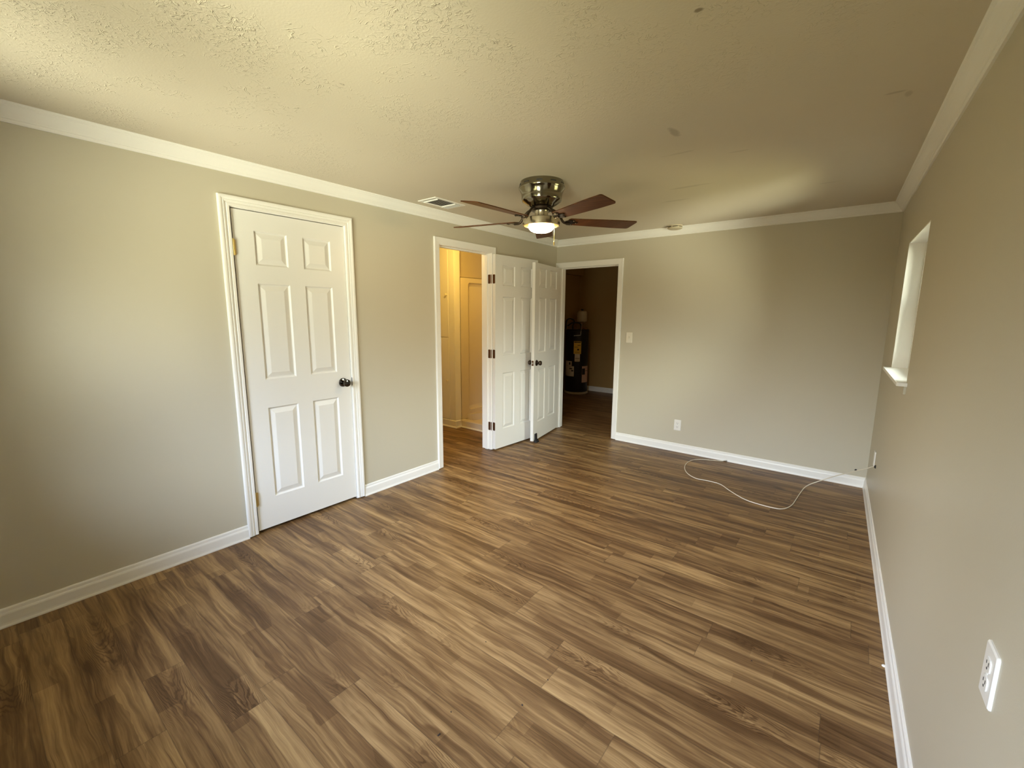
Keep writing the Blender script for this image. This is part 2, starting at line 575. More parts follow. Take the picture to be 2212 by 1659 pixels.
# ------------------------------------------------------------------ setting: floor, ceiling, walls
struct('floor', boxes([((-2.1, YN - 0.15, -0.06), (3.55, 7.62, 0.0))]), M['floor'],
       'wood look vinyl plank floor running through the room and both doorways', 'floor', origin=(0, 0, 0))
struct('ceiling', boxes([((-2.1, YN - 0.15, H), (3.55, 7.62, H + 0.06))]), M['ceiling'],
       'beige ceiling with rough stomped plaster texture and old scuffs', 'ceiling', origin=(0, 0, 0))

T = 0.12
D1 = dict(a=1.1490, b=1.8750, z=2.0480)      # jamb faces of the three doorways
D2 = dict(a=2.7850, b=3.4790, z=2.0340)
D3 = dict(a=0.0550, b=0.8070, z=1.9870)
J = 0.019
struct('wall_left', boxes([
    ((YN - 0.15, -T, 0), (D1['a'] - J, 0, H)), ((D1['b'] + J, -T, 0), (D2['a'] - J, 0, H)), ((D2['b'] + J, -T, 0), (L + 0.12, 0, H)),
    ((D1['a'] - J, -T, D1['z'] + J), (D1['b'] + J, 0, H)), ((D2['a'] - J, -T, D2['z'] + J), (D2['b'] + J, 0, H))], WL),
    M['wall'], 'long greige painted wall on the left with the closed white door', 'wall')
struct('wall_back', boxes([
    ((-2.1, -T, 0), (D3['a'] - J, 0, H)), ((D3['b'] + J, -T, 0), (WR + 0.3, 0, H)), ((D3['a'] - J, -T, D3['z'] + J), (D3['b'] + J, 0, H))], WB),
    M['wall'], 'far greige painted wall with light switch, outlet and open doorway', 'wall')
struct('wall_right', boxes([
    ((YN - 0.3, -T, 0), (W1['a'], 0, H)), ((W1['b'], -T, 0), (L + 0.12, 0, H)),
    ((W1['a'], -T, 0), (W1['b'], 0, W1['z0'])), ((W1['a'], -T, W1['z1']), (W1['b'], 0, H))], WRR),
    M['wall'], 'greige painted wall on the right with a small deep window', 'wall')
struct('wall_near', boxes([
    ((-0.12, -0.15, 0), (W2['a'], 0, H)), ((W2['b'], -0.15, 0), (W3['a'], 0, H)), ((W3['b'], -0.15, 0), (3.55, 0, H)),
    ((W2['a'], -0.15, 0), (W2['b'], 0, W2['z0'])), ((W2['a'], -0.15, W2['z1']), (W2['b'], 0, H)),
    ((W3['a'], -0.15, 0), (W3['b'], 0, W3['z0'])), ((W3['a'], -0.15, W3['z1']), (W3['b'], 0, H))], WN),
    M['wall'], 'greige painted wall behind the camera with a window and a second one added for light', 'wall')

# closet behind the closed door, bathroom and utility room shells
struct('wall_closet', boxes([((-0.80, 0.95, 0), (-0.74, 2.10, H)), ((-0.74, 0.95, 0), (-T, 1.01, H)), ((-0.74, 2.04, 0), (-T, 2.10, H))]),
       M['wall'], 'closet walls behind the closed white door', 'wall')
struct('wall_bathroom', boxes([((-1.86, 2.40, 0), (-1.80, 4.60, H)), ((-1.80, 2.40, 0), (-T, 2.46, H))]),
       M['wall_bath'], 'painted bathroom walls seen through the left doorway', 'wall')
struct('wall_shower', boxes([((-1.80, 4.62, 0), (-T - 0.001, 4.69, H)), ((-1.09, 3.92, 0), (-1.035, 4.62, H))]),
       M['wall_bath'], 'painted alcove wall around the shower stall', 'wall')
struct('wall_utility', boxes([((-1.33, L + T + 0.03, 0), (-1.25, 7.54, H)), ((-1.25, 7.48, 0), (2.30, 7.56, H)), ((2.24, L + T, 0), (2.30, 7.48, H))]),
       M['wall_shade'], 'utility room walls beyond the far doorway, shade put into their brown colour', 'wall')
struct('trim_9', boxes([((-1.25, L + T + 0.03, 2.145), (-1.165, 7.48, H))]), M['wall_shade'], 'boxed soffit along the utility room ceiling', 'soffit')

# ------------------------------------------------------------------ crown moulding and baseboards
CD, CP = 0.0739, 0.0606
crown = [(0.0, H - CD), (0.009, H - CD), (0.0125, H - CD + 0.006), (0.0125, H - CD + 0.013), (0.017, H - CD + 0.0155), (0.0195, H - CD + 0.020),
         (0.0235, H - CD + 0.024), (0.030, H - 0.042), (0.037, H - 0.030), (0.044, H - 0.0205), (0.0495, H - 0.0155), (0.0505, H - 0.0115), (CP - 0.003, H - 0.0085), (CP, H - 0.004), (CP, H), (0.0, H)]
def crown_obj(name, f, u0, u1, m0, m1, label):
    bm = bmesh.new()
    sweep_wall(bm, crown, f, u0, u1, m0, m1)
    struct(name, bm, M['trim'], label, 'crown moulding')
crown_obj('trim_1', WL, YN, L, 1, 1, 'white crown moulding along the left wall')
crown_obj('trim_2', WB, 0.0, WR, 1, 1, 'white crown moulding along the far wall')
crown_obj('trim_3', WRR, YN, L, 1, 1, 'white crown moulding along the right wall above the window')
crown_obj('trim_4', WN, 0.0, WR + 0.14, 1, 1, 'white crown moulding along the wall behind the camera')

BB = 0.0907
basep = [(0.0, 0.0), (0.0165, 0.0), (0.0165, 0.006), (0.0135, 0.014), (0.0125, 0.022), (0.0120, 0.060), (0.0105, 0.066), (0.0078, 0.072), (0.0070, BB - 0.006), (0.0045, BB - 0.001), (0.0, BB)]
def base_obj(name, f, u0, u1, m0, m1, label, prof=basep):
    bm = bmesh.new()
    sweep_wall(bm, prof, f, u0, u1, m0, m1)
    struct(name, bm, M['trim'], label, 'baseboard')
base_obj('baseboard_left', WL, YN, 1.0895, 1, 0, 'white baseboard on the left wall, nearest stretch before the closed door')
base_obj('baseboard_left.001', WL, 1.936, 2.7205, 0, 0, 'short white baseboard between the closed door and the bathroom doorway')
base_obj('baseboard_left.002', WL, 3.535, L, 0, 1, 'white baseboard hidden behind the two open doors')
base_obj('baseboard_back', WB, 0.868, WR, 0, 1, 'white baseboard along the far wall right of the doorway')
base_obj('baseboard_right', WRR, 2.285, L, 0, 1, 'white baseboard on the right wall, far length below the window')
bp2 = [(n_ * 1.12, z_ * 1.035) for n_, z_ in basep]
base_obj('baseboard_right.001', WRR, YN, 2.284, 1, 0, 'white baseboard on the right wall, near length below the outlet', bp2)
base_obj('baseboard_near', WN, 0.0, WR + 0.13, 1, 1, 'white baseboard on the wall behind the camera')
base_obj('baseboard_utility', lambda u, n_, z_: Vector((u, 7.48 - n_, z_)), -1.25, 2.24, 0, 0, 'dim white baseboard on the utility room far wall')
# caulk blob at the joint of the two right baseboards
bm = bmesh.new()
lathe(bm, [(0.0, 0.0), (0.008, 0.0005), (0.006, 0.004), (0.0, 0.0055)], WRR(2.292, 0.021, 0.0), seg=10)
tag(obj('caulk_blob', bm, M['trim'], None, True), 'white blob of caulk at the joint of the right baseboard', 'caulk')

# ------------------------------------------------------------------ door frames: jambs, stops, casing
grooved = [(0.0, 0.0), (0.0, 0.0095), (0.003, 0.0120), (0.016, 0.0120), (0.0185, 0.0085), (0.0215, 0.0085), (0.024, 0.0125), (0.033, 0.0150), (0.0355, 0.0125),
           (0.038, 0.0150), (0.046, 0.0175), (0.054, 0.0175), (0.0595, 0.0150), (0.0595, 0.0)]
plain = [(0.0, 0.0), (0.0, 0.0100), (0.004, 0.0125), (0.040, 0.0155), (0.050, 0.0175), (0.056, 0.0175), (0.0595, 0.0150), (0.0595, 0.0)]
def door_frame(name, f, D, prof, label, stop_side, left_wall=False, foot=0.004, headw=None):
    bm = bmesh.new()
    a, b, z = D['a'], D['b'], D['z']
    # jambs, full wall depth
    box(bm, (a - J, -T - 0.002, foot), (a, 0.002, z + J), f)
    box(bm, (b, -T - 0.002, foot), (b + J, 0.002, z + J), f)
    box(bm, (a, -T - 0.002, z), (b, 0.002, z + J), f)
    # stops
    s0, s1 = stop_side
    box(bm, (a, s0, foot), (a + 0.011, s1, z), f)
    box(bm, (b - 0.011, s0, foot), (b, s1, z), f)
    box(bm, (a + 0.011, s0, z - 0.011), (b - 0.011, s1, z), f)
    # casing on the room side
    rv = 0.003
    def leg(pts):
        rows = []
        for ring in pts:
            rows.append([bm.verts.new(f(*p)) for p in ring])
        for i in range(len(prof) - 1):
            bm.faces.new((rows[0][i], rows[1][i], rows[1][i + 1], rows[0][i + 1]))
        bm.faces.new(rows[0]); bm.faces.new(rows[1])
    lim = (lambda u: max(u, 0.002)) if left_wall else (lambda u: u)
    pd = prof
    zt = z + rv
    leg([[(lim(a - rv - d_), n_, foot + 0.004) for d_, n_ in pd], [(lim(a - rv - d_), n_, zt + d_) for d_, n_ in pd]])
    leg([[(b + rv + d_, n_, foot + 0.004) for d_, n_ in pd], [(b + rv + d_, n_, zt + d_) for d_, n_ in pd]])
    leg([[(lim(a - rv - d_), n_, zt + d_) for d_, n_ in pd], [(b + rv + d_, n_, zt + d_) for d_, n_ in pd]])
    return struct(name, bm, M['trim'], label, 'door frame')
door_frame('trim_5', WL, D1, grooved, 'white grooved casing around the closed door on the left wall', (-0.06, -0.041))
door_frame('trim_6', WL, D2, plain, 'white casing around the lit bathroom doorway', (-0.075, -0.040))
door_frame('trim_7', WB, D3, plain, 'white casing around the dark doorway in the far wall', (-0.075, -0.040), True)

# ------------------------------------------------------------------ six-panel doors
def panel_door_bm(w, h, t, f):
    """f(u, d, z): u across, d depth (0 = front face), z up"""
    k = w / 0.72
    us = [0, 0.117 * k, 0.316 * k, 0.418 * k, 0.614 * k, w]
    zs = [0, 0.205, 0.808, 0.994, 1.597, 1.708, 1.912, h]
    bm = bmesh.new()
    rings = [(0.0, 0.0), (0.0055, 0.0070), (0.009, 0.0095), (0.013, 0.0095), (0.0395, 0.0018), (0.0420, 0.0012)]
    for side in (0, 1):
        D = (lambda d_: d_) if side == 0 else (lambda d_: t - d_)
        for i in range(5):
            for j in range(7):
                u0, u1, z0, z1 = us[i], us[i + 1], zs[j], zs[j + 1]
                if i in (1, 3) and j in (1, 3, 5):
                    prev = None
                    for ins, dep in rings:
                        q = [bm.verts.new(f(u, D(dep), z)) for u, z in ((u0 + ins, z0 + ins), (u1 - ins, z0 + ins), (u1 - ins, z1 - ins), (u0 + ins, z1 - ins))]
                        if prev:
                            for e in range(4):
                                bm.faces.new((prev[e], prev[(e + 1) % 4], q[(e + 1) % 4], q[e]))
                        prev = q
                    bm.faces.new(prev)
                else:
                    bm.faces.new([bm.verts.new(f(u, D(0), z)) for u, z in ((u0, z0), (u1, z0), (u1, z1), (u0, z1))])
    for z in (0, h):
        for i in range(5):
            bm.faces.new([bm.verts.new(f(u, d_, z)) for u, d_ in ((us[i], 0), (us[i + 1], 0), (us[i + 1], t), (us[i], t))])
    for u in (0, w):
        for j in range(7):
            bm.faces.new([bm.verts.new(f(u, d_, z)) for z, d_ in ((zs[j], 0), (zs[j + 1], 0), (zs[j + 1], t), (zs[j], t))])
    return bm

def knob(parent, c, ax, tulip=True, m=None):
    """door knob with rosette: c on the door face, ax outward"""
    bm = bmesh.new()
    lathe(bm, [(0.0, 0.0), (0.033, 0.0), (0.033, 0.003), (0.029, 0.009), (0.016, 0.012), (0.0, 0.012)], c, ax, 32)
    k = obj('rosette', bm, m or M['knob'], parent, True)
    bm = bmesh.new()
    if tulip:
        pr = [(0.0, 0.010), (0.014, 0.010), (0.0125, 0.020), (0.0150, 0.028), (0.021, 0.038), (0.026, 0.048), (0.0275, 0.056), (0.0265, 0.060), (0.020, 0.0625), (0.0, 0.0635)]
    else:
        pr = [(0.0, 0.010), (0.013, 0.010), (0.011, 0.022), (0.014, 0.028), (0.022, 0.033), (0.0265, 0.042), (0.0265, 0.050), (0.022, 0.058), (0.012, 0.062), (0.0, 0.063)]
    lathe(bm, pr, c, ax, 32)
    obj('knob', bm, m or M['knob'], parent, True)

def rounded_rect(w, h, r, seg=5):
    pts = []
    for cx_, cy_, a0 in ((w / 2 - r, h / 2 - r, 0), (-w / 2 + r, h / 2 - r, 90), (-w / 2 + r, -h / 2 + r, 180), (w / 2 - r, -h / 2 + r, 270)):
        for k in range(seg + 1):
            a = R(a0 + 90 * k / seg)
            pts.append((cx_ + r * math.cos(a), cy_ + r * math.sin(a)))
    return pts

# --- door 1: closed, left wall
w1, h1 = 0.7180, 2.0235
f1 = lambda u, d_, z: Vector((-0.003 - d_, 1.1550 + u, 0.0195 + z))
door1 = struct('door_1', panel_door_bm(w1, h1, 0.035, f1), M['door'], 'closed white six-panel door in the left wall', 'door')
o = obj('gap_shade_strip', boxes([((-0.037, 1.1543, 0.0195), (-0.0045, 1.15505, 2.043))]), M['gap_shade'], door1); o['label'] = 'dark strip for the shade in the hinge gap of the door'
knob(door1, Vector((-0.003, 1.808, 0.932)), (1, 0, 0))
def barrel_hinge(parent, c, m):
    bm = bmesh.new()
    x_, y_, z_ = c
    tube(bm, [(x_, y_, z_ - 0.044), (x_, y_, z_ + 0.044)], 0.0062, 14)
    for zz in (-0.046, 0.046):
        lathe(bm, [(0.0, -0.002), (0.005, -0.002), (0.005, 0.002), (0.0, 0.002)], (x_, y_, z_ + zz), (0, 0, 1), 12)
    box(bm, (x_ - 0.006, y_ + 0.001, z_ - 0.044), (x_ - 0.004, y_ + 0.013, z_ + 0.044))
    o_ = obj('hinge', bm, m, parent, True)
    o_['label'] = 'brass hinge barrel'
for zc in (1.822, 0.240):
    barrel_hinge(door1, (0.0055, 1.1525, zc), M['brass'])
bm = boxes([((0.0025, 1.8755, 0.902), (0.0065, 1.8835, 0.962))], bev=0.001)
o = obj('strike_lip', bm, M['dark_metal'], door1); o['label'] = 'dark metal strike lip beside the knob'

# --- door 2: bathroom door, swung right round against the left wall
pv = Vector((0.010, 3.4875, 0))
th = R(3.2)
e_u = Vector((math.sin(th), math.cos(th), 0))       # along the slab, away from the hinge
e_d = Vector((-math.cos(th), math.sin(th), 0))      # from the visible face back to the wall
f2 = lambda u, d_, z: pv + e_u * u + Vector((0.043, 0, 0)) + e_d * d_ + Vector((0, 0, 0.016 + z))
door2 = struct('door_2', panel_door_bm(0.687, 2.010, 0.035, f2), M['door'], 'open white six-panel door folded back flat against the left wall', 'door')
def leaf_hinge(parent, z_):
    bm = bmesh.new()
    # leaf let into the jamb (jamb face looks toward -y)
    poly = rounded_rect(0.032, 0.089, 0.007)
    prism(bm, poly, lambda a, b, h_: Vector((-0.019 + a, D2['b'] - h_, z_ + b)), -0.0005, 0.0015)
    # leaf on the hinge edge of the slab
    prism(bm, poly, lambda a, b, h_: f2(-h_, 0.019 - a, z_ - 0.016 + b), -0.0005, 0.0015)
    tube(bm, [(0.004, D2['b'] + 0.0035, z_ - 0.044), (0.004, D2['b'] + 0.0035, z_ + 0.044)], 0.0050, 12)
    o_ = obj('hinge', bm, M['bronze'], parent)
    o_['label'] = 'brown bronze hinge'
for zc in (1.785, 1.030, 0.262):
    leaf_hinge(door2, zc)
knob(door2, f2(0.627, 0, 0.905), (-e_d), True, M['knob'])

# --- door 3: door of the far doorway, open about 100 degrees in front of door 2
th3 = R(10.6)
e3 = Vector((math.sin(th3), -math.cos(th3), 0))
n3 = Vector((math.cos(th3), math.sin(th3), 0))      # visible face looks +x
p3 = Vector((0.068, 4.688, 0))
f3 = lambda u, d_, z: p3 + e3 * u - n3 * d_ + Vector((0, 0, 0.020 + z))
door3 = struct('door_3', panel_door_bm(0.733, 1.962, 0.035, f3), M['door'], 'open white six-panel door standing edge-on beside the far doorway', 'door')
kz = 0.885
knob(door3, f3(0.733 - 0.062, 0, kz), n3, False, M['dark_metal'])
knob(door3, f3(0.733 - 0.062, 0.035, kz), -n3, False, M['dark_metal'])
bm = bmesh.new()
prism(bm, rounded_rect(0.024, 0.057, 0.004), lambda a, b, h_: f3(0.733 + h_, 0.0175 + a, kz + b), -0.001, 0.0012)
o = obj('latch_plate', bm, M['bronze'], door3); o['label'] = 'brown metal latch plate on the door edge'
bm = bmesh.new()
prism(bm, [(-0.007, -0.009), (0.007, -0.009), (0.004, 0.009), (-0.007, 0.009)], lambda a, b, h_: f3(0.733 + h_, 0.0175 + a, kz + b), 0.001, 0.010)
obj('latch_bolt', bm, M['steel'], door3)
for zc in (1.74, 0.98, 0.24):
    bm = bmesh.new()
    q = f3(-0.004, 0.039, zc - 0.02)
    tube(bm, [q - Vector((0, 0, 0.044)), q + Vector((0, 0, 0.044))], 0.0052, 12)
    o = obj('hinge', bm, M['bronze'], door3, True); o['label'] = 'brown bronze hinge'

# black rubber stop at the foot of door 3
ds_o = f3(0.650, 0, 0); ds_o.z = 0
stop = thing('door_stop', ds_o + n3 * 0.02, 'black rubber door stop on the floor against the edge-on open door', 'door stop')
fs = lambda u, d_, z: f3(0.650 + u, -d_, z - 0.020)
bm = bmesh.new()
prism(bm, [(0.001, 0.032), (0.001, 0.098), (0.012, 0.098), (0.016, 0.032)], lambda d_, z, u: fs(u, d_, z), 0.0, 0.048)
obj('upright', bm, M['black'], stop)
bm = bmesh.new()
prism(bm, [(0.001, 0.0), (0.001, 0.034), (0.018, 0.034), (0.034, 0.012), (0.038, 0.0)], lambda d_, z, u: fs(u, d_, z), -0.004, 0.056)
obj('rubber_foot', bm, M['black'], stop)

# ------------------------------------------------------------------ window in the right wall
def window(name, f, Wd, depth0, depth1, label, stool=True, sill_dims=None):
    a, b, z0, z1 = Wd['a'], Wd['b'], Wd['z0'], Wd['z1']
    fw = 0.035
    bm = bmesh.new()
    for A, B in (((a, -depth1, z0), (a + fw, -depth0, z1)), ((b - fw, -depth1, z0), (b, -depth0, z1)), ((a + fw, -depth1, z0), (b - fw, -depth0, z0 + fw)), ((a + fw, -depth1, z1 - fw), (b - fw, -depth0, z1))):
        box(bm, A, B, f)
    w = struct(name, bm, M['plastic'], label, 'window')
    zm = z0 + (z1 - z0) * 0.50
    md = (depth0 + depth1) / 2
    sw = 0.028
    for (s0, s1, d0, d1) in ((z0 + fw, zm + 0.016, depth0 + 0.003, md), (zm - 0.016, z1 - fw, md, depth1 - 0.002)):
        bm = bmesh.new()
        for A, B in (((a + fw, -d1, s0), (a + fw + sw, -d0, s1)), ((b - fw - sw, -d1, s0), (b - fw, -d0, s1)), ((a + fw + sw, -d1, s0), (b - fw - sw, -d0, s0 + 0.032)), ((a + fw + sw, -d1, s1 - 0.032), (b - fw - sw, -d0, s1))):
            box(bm, A, B, f)
        s = obj('sash', bm, M['plastic'], w)
        dm = (d0 + d1) / 2
        obj('pane', boxes([((a + fw + sw - 0.004, -dm - 0.002, s0 + 0.028), (b - fw - sw + 0.004, -dm + 0.002, s1 - 0.028))], f), M['glass'], s)
    if stool:
        bm = bmesh.new()
        lt = 0.006
        for A, B in (((a, -depth0, z0 + 0.016), (a + lt, -0.0005, z1)), ((b - lt, -depth0, z0 + 0.016), (b, -0.0005, z1)), ((a + lt, -depth0, z1 - lt), (b - lt, -0.0005, z1))):
            box(bm, A, B, f)
        obj('reveal_lining', bm, M['trim'], w)
        bm = bmesh.new()
        zt = z0 + 0.016
        prism(bm, [(a + 0.001, -depth0), (a + 0.001, 0.0), (a - 0.04, 0.0), (a - 0.04, 0.034), (a - 0.032, 0.042), (b + 0.012, 0.042), (b + 0.02, 0.034), (b + 0.02, 0.0), (b - 0.001, 0.0), (b - 0.001, -depth0)],
              lambda u, n_, z: f(u, n_, z), zt - 0.018, zt)
        obj('window_sill', bm, M['trim'], w)
        bm = bmesh.new()
        box(bm, (a - 0.02, 0.0, z0 - 0.045), (b + 0.0, 0.010, z0 - 0.002), f)
        obj('apron', bm, M['wall'], w)
    return w
window('window_1', WRR, W1, 0.082, 0.119, 'small double hung window set deep in the right wall, white sill')
window('window_2', WN, W2, 0.085, 0.145, 'double hung window behind the camera, nearer the left wall')
window('window_added', WN, W3, 0.085, 0.145, 'double hung window added behind the camera for fill light, nearer the right wall')

# ------------------------------------------------------------------ ceiling fan with lit bowl
FC = Vector((1.2005, 2.612, 0))
fan = thing('ceiling_fan', (FC.x, FC.y, H), 'five-bladed flush ceiling fan with pewter motor, dark brown blades and lit bowl', 'ceiling fan')
bm = bmesh.new()
lathe(bm, [(0.0, H), (0.143, H), (0.146, H - 0.010), (0.148, H - 0.026), (0.153, H - 0.031), (0.155, H - 0.039), (0.153, H - 0.047), (0.149, H - 0.052), (0.146, H - 0.060), (0.139, H - 0.076), (0.136, H - 0.092),
           (0.135, H - 0.116), (0.132, H - 0.124), (0.126, H - 0.128), (0.118, H - 0.134), (0.098, H - 0.148), (0.078, H - 0.158), (0.070, H - 0.162), (0.0, H - 0.162)], FC, (0, 0, 1), 64)
hs = obj('motor_housing', bm, M['chrome'], fan, True)
hs['label'] = 'polished pewter motor drum'
for k in range(10):
    bm = bmesh.new()
    a = R(36 * k + 10)
    c = FC + Vector((math.cos(a), math.sin(a), 0)) * 0.1475 + Vector((0, 0, H - 0.024))
    ex = Vector((math.cos(a), math.sin(a), 0)); ey = Vector((-math.sin(a), math.cos(a), 0))
    prism(bm, rounded_rect(0.040, 0.010, 0.0045, 3), lambda u, v_, h_: c + ey * u + Vector((0, 0, v_)) + ex * h_, -0.004, 0.0014)
    obj('vent_slot', bm, M['slot'], fan)
bm = bmesh.new()
lathe(bm, [(0.0, H - 0.161), (0.072, H - 0.161), (0.076, H - 0.165), (0.076, H - 0.178), (0.066, H - 0.184), (0.0, H - 0.184)], FC, (0, 0, 1), 48)
obj('flywheel', bm, M['dark_metal'], fan, True)
bm = bmesh.new()
lathe(bm, [(0.0, H - 0.183), (0.048, H - 0.183), (0.0455, H - 0.188), (0.0455, H - 0.218), (0.050, H - 0.224), (0.0, H - 0.224)], FC, (0, 0, 1), 48)
obj('switch_housing', bm, M['chrome_light'], fan, True)
bm = bmesh.new()
lathe(bm, [(0.0, H - 0.221), (0.066, H - 0.221), (0.072, H - 0.224), (0.073, H - 0.232), (0.116, H - 0.233), (0.124, H - 0.237), (0.1255, H - 0.243), (0.1255, H - 0.278), (0.122, H - 0.282), (0.116, H - 0.280), (0.113, H - 0.256), (0.0, H - 0.256)], FC, (0, 0, 1), 56)
o = obj('light_fitter', bm, M['chrome_light'], fan, True); o['label'] = 'nickel pan holding the glass bowl'
bm = bmesh.new()
lathe(bm, [(0.0, H - 0.258), (0.084, H - 0.258), (0.086, H - 0.280), (0.083, H - 0.296), (0.073, H - 0.309), (0.052, H - 0.319), (0.025, H - 0.324), (0.0, H - 0.325)], FC, (0, 0, 1), 48)
o = obj('glass_bowl', bm, M['bowl'], fan, True); o['label'] = 'lit frosted glass bowl'
bm = bmesh.new()
cs = FC + cam_r * 0.083 + Vector((0, 0, 0))
cs = Vector((FC.x + 0.085 * 0.787, FC.y + 0.085 * 0.617, 0)) + Vector((0.03, -0.04, 0))
tube(bm, [(cs.x, cs.y, H - 0.284), (cs.x, cs.y, 1.925)], 0.0016, 8)
lathe(bm, [(0.0, 0.0), (0.003, 0.002), (0.0042, 0.012), (0.0038, 0.026), (0.0015, 0.032), (0.0, 0.032)], (cs.x, cs.y, 1.893), (0, 0, 1), 12)
o = obj('pull_chain', bm, M['brass'], fan, True); o['label'] = 'brass pull chain'
BZ = 2.066
for k in range(5):
    a = R(50 + 72 * k)
    ex = Vector((math.cos(a), math.sin(a), 0))
    ey = Vector((-math.sin(a), math.cos(a), 0))
    pt_ = R(10.0)
    ty = ey * math.cos(pt_) - Vector((0, 0, 1)) * math.sin(pt_)      # chord direction, tilted
    tn = ty.cross(ex) * -1
    tn = Vector((0, 0, 1)) * math.cos(pt_) + ey * math.sin(pt_)
    c0 = Vector((FC.x, FC.y, BZ))
    # blade outline: slightly wider toward the rounded tip
    pts = []
    r0, r1_ = 0.185, 0.672
    w0, w1_ = 0.052, 0.066
    pts += [(r0 + 0.012, -w0), (r0, -w0 + 0.014), (r0, w0 - 0.014), (r0 + 0.012, w0)]
    for q in range(9):
        tt = q / 8
        pts.append((r0 + 0.05 + (r1_ - 0.06 - r0 - 0.05) * tt, w0 + (w1_ - w0) * min(1, tt * 1.3)))
    for q in range(1, 6):
        an = R(90 - 90 * q / 5)
        pts.append((r1_ - 0.034 + 0.022 * math.cos(an), (w1_ - 0.022) + 0.022 * math.sin(an)))
    for q in range(0, 6):
        an = R(-90 * q / 5)
        pts.append((r1_ - 0.014 + 0.014 * math.cos(an), -(w1_ - 0.014) + 0.014 * math.sin(an)))
    for q in range(8, -1, -1):
        tt = q / 8
        pts.append((r0 + 0.05 + (r1_ - 0.06 - r0 - 0.05) * tt, -(w0 + (w1_ - w0) * min(1, tt * 1.3))))
    bm = bmesh.new()
    prism(bm, pts, lambda u, v_, h_: c0 + ex * u + ty * v_ + tn * h_, -0.003, 0.003)
    bl = obj('blade', bm, M['blade'], fan)
    # curved iron from the flywheel down to the blade, with a scrolled plate under the root
    bm = bmesh.new()
    iron = smooth_path([c0 + ex * 0.066 + Vector((0, 0, H - 0.170 - BZ)), c0 + ex * 0.098 + Vector((0, 0, H - 0.182 - BZ)), c0 + ex * 0.130 + Vector((0, 0, H - 0.212 - BZ)),
                        c0 + ex * 0.158 + Vector((0, 0, -0.006)), c0 + ex * 0.200 + Vector((0, 0, -0.010))], 6)
    tube(bm, iron, 0.0085, 10)
    prism(bm, [(0.165, -0.016), (0.190, -0.040), (0.225, -0.042), (0.232, -0.030), (0.215, -0.016), (0.255, -0.008), (0.255, 0.008), (0.215, 0.016), (0.232, 0.030), (0.225, 0.042), (0.190, 0.040), (0.165, 0.016)],
          lambda u, v_, h_: c0 + ex * u + ty * v_ + tn * h_, -0.0085, -0.0032)
    for (u, v_) in ((0.222, -0.034), (0.222, 0.034), (0.245, 0.0)):
        lathe(bm, [(0.0, 0.0), (0.0055, 0.0), (0.004, 0.003), (0.0, 0.0035)], c0 + ex * u + ty * v_ - tn * 0.0085, -tn, 10)
    o = obj('blade_iron', bm, M['dark_metal'], bl, True); o['label'] = 'dark bronze blade bracket'

# ------------------------------------------------------------------ ceiling vent
vx0, vx1, vy0, vy1 = 0.150, 0.352, 2.436, 2.757
vent = thing('ceiling_vent', ((vx0 + vx1) / 2, (vy0 + vy1) / 2, H), 'white louvred air vent in the ceiling left of the fan', 'air vent')
bm = bmesh.new()
fwid = 0.022
for A, B in (((vx0, vy0), (vx1, vy0 + fwid)), ((vx0, vy1 - fwid), (vx1, vy1)), ((vx0, vy0 + fwid), (vx0 + fwid, vy1 - fwid)), ((vx1 - fwid, vy0 + fwid), (vx1, vy1 - fwid))):
    box(bm, (A[0], A[1], H - 0.005), (B[0], B[1], H - 0.0003))
# raised collar
ix0, ix1, iy0, iy1 = vx0 + fwid, vx1 - fwid, vy0 + fwid, vy1 - fwid
obj('flange', bm, M['trim'], vent)
bm = boxes([((ix0, iy0, H - 0.0016), (ix1, iy1, H - 0.0004))])
obj('duct_opening', bm, M['vent_dark'], vent)
def louver(u0, u1, along, c, lean, drop=0.017):
    """curved blade hanging from the opening"""
    bm = bmesh.new()
    sec = [(0.0, -0.002), (lean * 0.25, -drop * 0.45), (lean * 0.65, -drop * 0.8), (lean, -drop)]
    rows = []
    for (s, z) in sec:
        if along == 'y': rows.append([bm.verts.new((c + s, u0, H + z)), bm.verts.new((c + s, u1, H + z)), bm.verts.new((c + s + 0.0014, u1, H + z)), bm.verts.new((c + s + 0.0014, u0, H + z))])
        else: rows.append([bm.verts.new((u0, c + s, H + z)), bm.verts.new((u1, c + s, H + z)), bm.verts.new((u1, c + s + 0.0014, H + z)), bm.verts.new((u0, c + s + 0.0014, H + z))])
    for a_, b_ in zip(rows, rows[1:]):
        for i in range(4):
            j = (i + 1) % 4
            bm.faces.new((a_[i], b_[i], b_[j], a_[j]))
    bm.faces.new(rows[0]); bm.faces.new(rows[-1])
    obj('louver', bm, M['trim'], vent)
ym0, ym1 = iy0 + 0.024, iy1 - 0.070
nl = 7
for k in range(nl):
    louver(ym0, ym1, 'y', ix0 + 0.004 + (ix1 - ix0 - 0.026) * k / (nl - 1), 0.017, 0.0065)
for yd in (iy0 + 0.018, iy1 - 0.072):
    obj('divider', boxes([((ix0, yd, H - 0.011), (ix1, yd + 0.006, H - 0.0004))]), M['trim'], vent)
for k in range(4):
    louver(ix0, ix1, 'x', iy1 - 0.008 - 0.017 * k, -0.006, 0.011)
